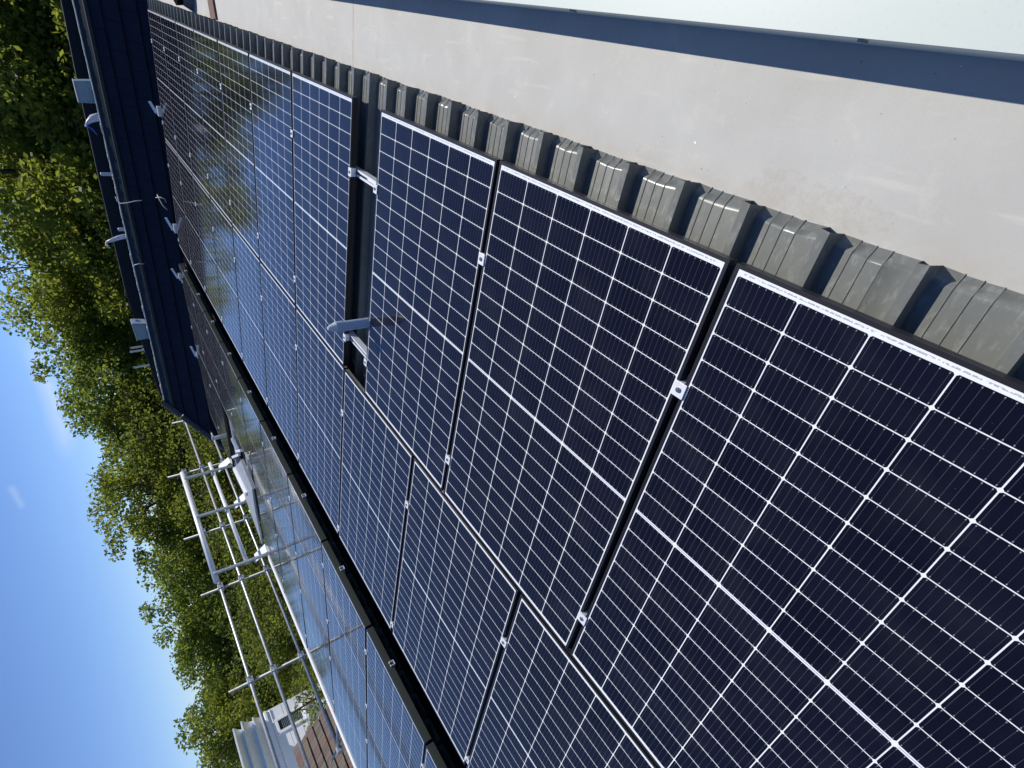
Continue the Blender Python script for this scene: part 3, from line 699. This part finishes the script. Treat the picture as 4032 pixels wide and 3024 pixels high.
for j in range(7):
    for i in range(5):
        bm_pts.append((a.x + .06 * math.sin(i * 1.9 + j), a.y - .10 + i * .05, a.z + .10 - j * .05 + .02 * math.sin(i * 2)))
m.v = bm_pts
for j in range(6):
    for i in range(4):
        k = j * 5 + i; m.f.append((k, k + 1, k + 6, k + 5)); m.m.append(0)
o = m.build('hi_vis_vest', M_HIVIS, smooth=True); sm = o.modifiers.new('thick', 'SOLIDIFY'); sm.thickness = .008
tag(o, 'bright lime hi-vis vest hung below the middle guard rail post', 'vest')

# ------------------------------------------------------------------ white house on the left
XW = -22.0
wh = empty('white_house', (XW - 2, 0, -4.6), 'white house with moulded eaves and a shuttered window', 'house')
cf = aX(1035, 2807, XW); yc = cf.y; zt = cf.z
m = MB(); m.box((XW - 6, -12, -4.6), (XW, yc, zt)); m.build('wall', M_WHITE, wh)
m = MB()
z = zt - .16
while z > -3: m.box((XW - .01, -9, z - .010), (XW + .004, yc - .03, z)); z -= .46
m.build('board_joint', mat('joint_shadow_line', (.36, .37, .40), .8), wh)
lips = [aX(917, 2869, XW + .7), aX(948, 2841, XW + .48), aX(994, 2824, XW + .28)]
for i, p in enumerate(lips):
    x = XW + (.7, .48, .28)[i]; zn = lips[i + 1].z if i < 2 else zt
    m = MB(); prof = []
    for k in range(7):
        t = k / 6; prof.append((x - .38 * math.sin(t * math.pi / 2), p.z - .02 - (p.z - zn + .02) * t * .98))
    poly = [(x, -9, p.z + .02), (x, -9, p.z - .02)] + [(a_, -9, b_) for a_, b_ in prof[1:]] + [(XW - .3, -9, zn), (XW - .3, -9, p.z + .02)]
    m.prism(poly, (0, p.y + 9, 0)); m.build('eaves_moulding', M_WHITE2, wh)
m = MB(); m.box((XW, -9, zt - .10), (XW + .07, yc, zt - .02)); m.box((XW, -9, zt - .24), (XW + .035, yc - .02, zt - .20)); m.build('cornice', M_WHITE, wh, bevel=.008)
W = [aX(x, y, XW + .05) for x, y in ((1078, 2836), (1098, 2889), (1211, 2829), (1187, 2773))]
y0w = min(W[1].y, W[2].y) * .5 + max(W[1].y, W[2].y) * .5; y1w = (W[0].y + W[3].y) / 2; z1w = (W[0].z + W[1].z) / 2; z0w = (W[2].z + W[3].z) / 2
ym_, yM_ = min(y0w, y1w), max(y0w, y1w)
m = MB(); fw = .10
m.box((XW, ym_, z0w), (XW + .05, ym_ + fw, z1w)); m.box((XW, yM_ - fw, z0w), (XW + .05, yM_, z1w)); m.box((XW, ym_ + fw, z1w - fw), (XW + .05, yM_ - fw, z1w)); m.box((XW, ym_ + fw, z0w), (XW + .05, yM_ - fw, z0w + fw))
win = m.build('window', M_WHITE, wh, bevel=.006)
m = MB(); m.box((XW + .003, ym_ + fw, z0w + fw), (XW + .010, yM_ - fw, z1w - fw)); m.build('pane', M_GLASSW, win)
m = MB(); z = z0w + fw + .03
while z < z1w - fw - .1: m.box((XW + .012, ym_ + fw + .03, z), (XW + .022, yM_ - fw - .03, z + .022)); z += .055
m.build('blind', M_BLIND, win)
m = MB(); m.box((XW, ym_ - .05, z0w - .10), (XW + .16, yM_ + .05, z0w - .003)); m.build('sill', M_WHITE, win, bevel=.01)
# brown tiled roof in front of it
def tile_brown():
    m = bpy.data.materials.new('weathered_clay_tile'); m.use_nodes = True; t = m.node_tree; g = G(m); p = t.nodes['Principled BSDF']
    gi = t.nodes.new('ShaderNodeNewGeometry'); tc = t.nodes.new('ShaderNodeTexCoord')
    n = t.nodes.new('ShaderNodeTexNoise'); n.inputs['Scale'].default_value = 9; n.inputs['Detail'].default_value = 6; t.links.new(tc.outputs['Object'], n.inputs['Vector'])
    r = t.nodes.new('ShaderNodeValToRGB'); e = r.color_ramp.elements; e[0].color = (.10, .072, .055, 1); e[1].color = (.15, .130, .105, 1); e[1].position = .7
    e2 = r.color_ramp.elements.new(.35); e2.color = (.18, .115, .08, 1); e3 = r.color_ramp.elements.new(.93); e3.color = (.16, .08, .075, 1)
    t.links.new(gi.outputs['Random Per Island'], r.inputs[0])
    c = g.mix(g.f('MULTIPLY', n.outputs[0], .5), r.outputs[0], (.11, .11, .085)); t.links.new(c, p.inputs['Base Color']); p.inputs['Roughness'].default_value = .85
    return m
M_CLAY = tile_brown()
XR = -18.0; rf = aX(1155, 2954, XR); pitch = R(32.2)
AE = 4.4
tr = empty('brown_tiled_porch', (XR + 2, -3, -4.6), 'lower wing with a brown clay tiled roof in front of the white house', 'building')
m = MB(); cs, sn2 = math.cos(pitch), math.sin(pitch); course = .36; tw = .125
hd = Vector((cs, 0, -sn2)); hn = Vector((sn2, 0, cs)); k = 0; s = 0
while s * cs < AE:
    s1 = s + course + .03; y = rf.y
    y -= (k % 2) * tw / 2
    jit = 0
    while y > -7.5:
        o0 = Vector((XR, 0, rf.z)) + hd * s + hn * .0; o1 = Vector((XR, 0, rf.z)) + hd * s1 + hn * (.045 + random.uniform(0, .014))
        P = []
        for yy in (y, y - tw + .006):
            for q, off in ((o0, 0), (o0, .016), (o1, 0), (o1, .016)):
                v = q + hn * off; P.append((v.x, yy, v.z))
        i = len(m.v); m.v += P
        for q in ((0, 1, 3, 2), (4, 6, 7, 5), (1, 5, 7, 3), (0, 2, 6, 4), (2, 3, 7, 6), (0, 4, 5, 1)): m.f.append(tuple(i + kk for kk in q)); m.m.append(0)
        y -= tw
    s += course; k += 1
m.build('roof_tiles', M_CLAY, tr)
zl = rf.z - AE * math.tan(pitch)
m = MB(); m.prism([(XR - AE, rf.y - .03, -4.6), (XR - AE, rf.y - .03, zl), (XR, rf.y - .03, rf.z - .02), (XR + AE, rf.y - .03, zl - .02), (XR + AE - .3, rf.y - .03, -4.6)], (0, -9, 0))
m.build('wall', M_WHITE, tr)

# ------------------------------------------------------------------ trees
def crown_mesh(name, seed, nclump, per, rx, rz, leaf, material, low=-.75):
    g = np.random.default_rng(seed)
    cen = []
    while len(cen) < nclump:
        d = g.normal(size=3); d /= np.linalg.norm(d)
        if d[2] < low: continue
        r = g.uniform(.12, 1) ** .5
        bump = 1 + .10 * math.sin(3 * math.atan2(d[1], d[0]) + seed) + .10 * math.sin(5 * d[2] + 2 * seed)
        cen.append((d * r * bump * np.array([rx, rx, rz]), g.uniform(.45, 1.0)))
    V = []; 
    for c, s in cen:
        n = int(per * s)
        p = g.normal(size=(n, 3)); p /= np.linalg.norm(p, axis=1)[:, None]
        p *= (g.uniform(.1, 1, n) ** .5)[:, None] * np.array([.80, .80, .50]) * s * .95
        p += c
        a = g.normal(size=(n, 3)); a[:, 2] *= .7; a /= np.linalg.norm(a, axis=1)[:, None]
        b_ = np.cross(a, g.normal(size=(n, 3))); b_ /= np.linalg.norm(b_, axis=1)[:, None]
        sz = (leaf * g.uniform(.6, 1.35, n))[:, None]
        q = np.stack([p - a * sz, p + b_ * sz * .55, p + a * sz, p - b_ * sz * .55], 1)
        V.append(q.reshape(-1, 3))
    V = np.concatenate(V); n = len(V) // 4
    me = bpy.data.meshes.new(name); me.vertices.add(len(V)); me.vertices.foreach_set('co', V.astype(np.float32).ravel())
    me.loops.add(n * 4); me.loops.foreach_set('vertex_index', np.arange(n * 4, dtype=np.int32))
    me.polygons.add(n); me.polygons.foreach_set('loop_start', np.arange(0, n * 4, 4, dtype=np.int32)); me.polygons.foreach_set('loop_total', np.full(n, 4, dtype=np.int32))
    me.update(calc_edges=True); me.validate(); me.materials.append(material)
    return me, [c for c, s in cen]
def trunk_mesh(name, cen, h, r, seed):
    g = random.Random(seed); m = MB()
    top = Vector((0, 0, h * .25))
    P = [Vector((0, 0, -h)), Vector((.1, .05, -h * .5)), Vector((-.05, .1, -h * .1)), top]
    m.tube(P, [r * 1.25, r, r * .8, r * .5], 10)
    for c in g.sample(cen, min(34, len(cen))):
        c = Vector(c); st = P[2].lerp(top, g.random()) if c.z > 0 else P[1].lerp(P[2], g.random())
        mid = st.lerp(c, .5) + Vector((g.uniform(-.3, .3), g.uniform(-.3, .3), g.uniform(0, .4)))
        m.tube([st, mid, c], [r * .34, r * .2, r * .05], 6, caps=False)
        for _ in range(2):
            e = c + Vector((g.uniform(-.7, .7), g.uniform(-.7, .7), g.uniform(-.1, .6))); m.tube([mid.lerp(c, .6), e], [r * .09, .006], 5, caps=False)
    return m
variants = []
spec = [(1, 340, 320, 3.0, 3.6, .060, 0), (2, 340, 320, 3.2, 3.3, .060, 1), (3, 340, 320, 2.9, 3.8, .060, 2), (4, 340, 320, 3.0, 3.3, .060, 0)]
for sd0, nc, per, rx, rz_, lf, mi in spec:
    me, cen = crown_mesh('crown', sd0, nc, per, rx, rz_, lf, M_LEAF[mi])
    tm = trunk_mesh('trunk', cen, 6.5, .20, sd0)
    root = empty('tree', (0, 0, 0)); c = bpy.data.objects.new('crown', me); COL.objects.link(c); local(c, root)
    t = tm.build('trunk', M_BARK, smooth=True); local(t, root)
    variants.append([root, False])
def put_tree(vi, az, el, dist, sc_, rot, label, group):
    v = variants[vi]; o = v[0] if not v[1] else copy_tree(v[0]); v[1] = True
    dist *= 2.1; sc_ *= 2.0; rzv = spec[vi][4]; d = Vector((math.sin(R(az)), math.cos(R(az)), 0))
    ztop = CAM.z + dist * math.tan(R(el)); p = CAM + d * dist
    o.location = (p.x, p.y, ztop - rzv * 1.12 * sc_); o.rotation_euler = (0, 0, R(rot)); o.scale = (sc_, sc_, sc_)
    tag(o, label, 'tree', group)
T = [(0, 8, 13.5, 19, 1.25, 0, 'tall yellow green tree behind the far roof, at its right end'),
     (3, -4, 12.5, 18, 1.2, 80, 'tall yellow green tree behind the right box on the ridge'),
     (3, -14, 10.2, 17.5, 1.15, 200, 'yellow green tree behind the middle of the dark roof'),
     (0, -22.5, 7.2, 18, 1.0, 140, 'sunlit yellow green tree where the sky first shows'),
     (1, -30, 6.3, 18.5, .95, 30, 'mid green tree behind the left grey box'),
     (2, -35.5, 5.0, 17.5, .9, 70, 'dark tree above the left end of the tiled roof'),
     (3, -41.8, 5.2, 17, .85, 300, 'yellow green tree behind the top of the guard rail'),
     (1, -50.5, 3.6, 17, .8, 240, 'rounded mid green tree left of the sky notch'),
     (2, -56.5, 3.3, 18, .85, 10, 'dark green tree above the scaffold rails'),
     (3, -62.5, 2.8, 17.5, .8, 160, 'olive tree behind the right end of the white house'),
     (2, -68.5, 2.9, 21, .9, 120, 'dark tree behind the white house eaves')]
for t in T: put_tree(*t, 'tall trees in a belt behind the roofs')
BK = [
      (1, -18.5, 6.8, 23.5, 1.1, 90, 'mid green tree in the back row behind the ridge middle'), (2, -26, 4.6, 23, 1.0, 190, 'dark tree in the back row under the cloud wisp'),
      (0, -38.5, 3.6, 22, .95, 260, 'yellow green tree in the back row behind the guard rail'), (2, -46.5, 2.0, 21, .8, 20, 'low dark tree filling the sky notch'),
      (1, -60, 2.2, 22, .9, 330, 'mid green tree in the back row above the scaffold')]
for t in BK: put_tree(*t, 'trees in the back row of the belt')
# big shrubs under the trees
sme, scen = crown_mesh('foliage', 21, 120, 420, 1.9, 1.7, .036, M_LEAF[2], -.9)
sroot = empty('shrub', (0, 0, 0)); c = bpy.data.objects.new('foliage', sme); COL.objects.link(c); local(c, sroot)
stm = trunk_mesh('stem', scen, 3.4, .09, 5); t = stm.build('stem', M_BARK); local(t, sroot)
sh = [(6, 20.5, .2, 'far right'), (-3, 20.2, .3, 'second from right'), (-12, 20, .2, 'third from right'), (-21, 20, .1, 'fourth from right'), (-30, 19.5, 0, 'behind the left grey box'),
      (-37, 19, .2, 'beside the hip tiles'), (-43, 18.5, .1, 'behind the top of the guard rail'), (-48.5, 18.2, -.3, 'behind the middle guard rail post'), (-53.5, 18.5, -.2, 'left of the guard rail'), (-57.5, 20.6, -.1, 'right of the white house')]
for i, (az, d, zc, wh_) in enumerate(sh):
    o = sroot if i == 0 else copy_tree(sroot); q = CAM + Vector((math.sin(R(az)), math.cos(R(az)), 0)) * d * 1.55
    o.scale = (2.2, 2.2, 1.9); o.location = (q.x, q.y, zc - 3.3); o.rotation_euler = (0, 0, i * 1.3); tag(o, 'dense dark shrub under the trees, ' + wh_, 'shrub', 'shrubs below the trees')
# low climber between the brown roof and the white wall
cme, ccen = crown_mesh('foliage', 31, 16, 150, .75, .55, .045, M_LEAF[0], -.9)
croot = empty('climber', aX(1285, 2735, -17.5), 'thin twiggy climber beside the white wall corner', 'plant'); croot.scale = (1.35, 1.35, 1.35)
c = bpy.data.objects.new('foliage', cme); COL.objects.link(c); local(c, croot)
stm = trunk_mesh('stem', ccen, 3.5, .04, 8); t = stm.build('stem', M_BARK); local(t, croot)
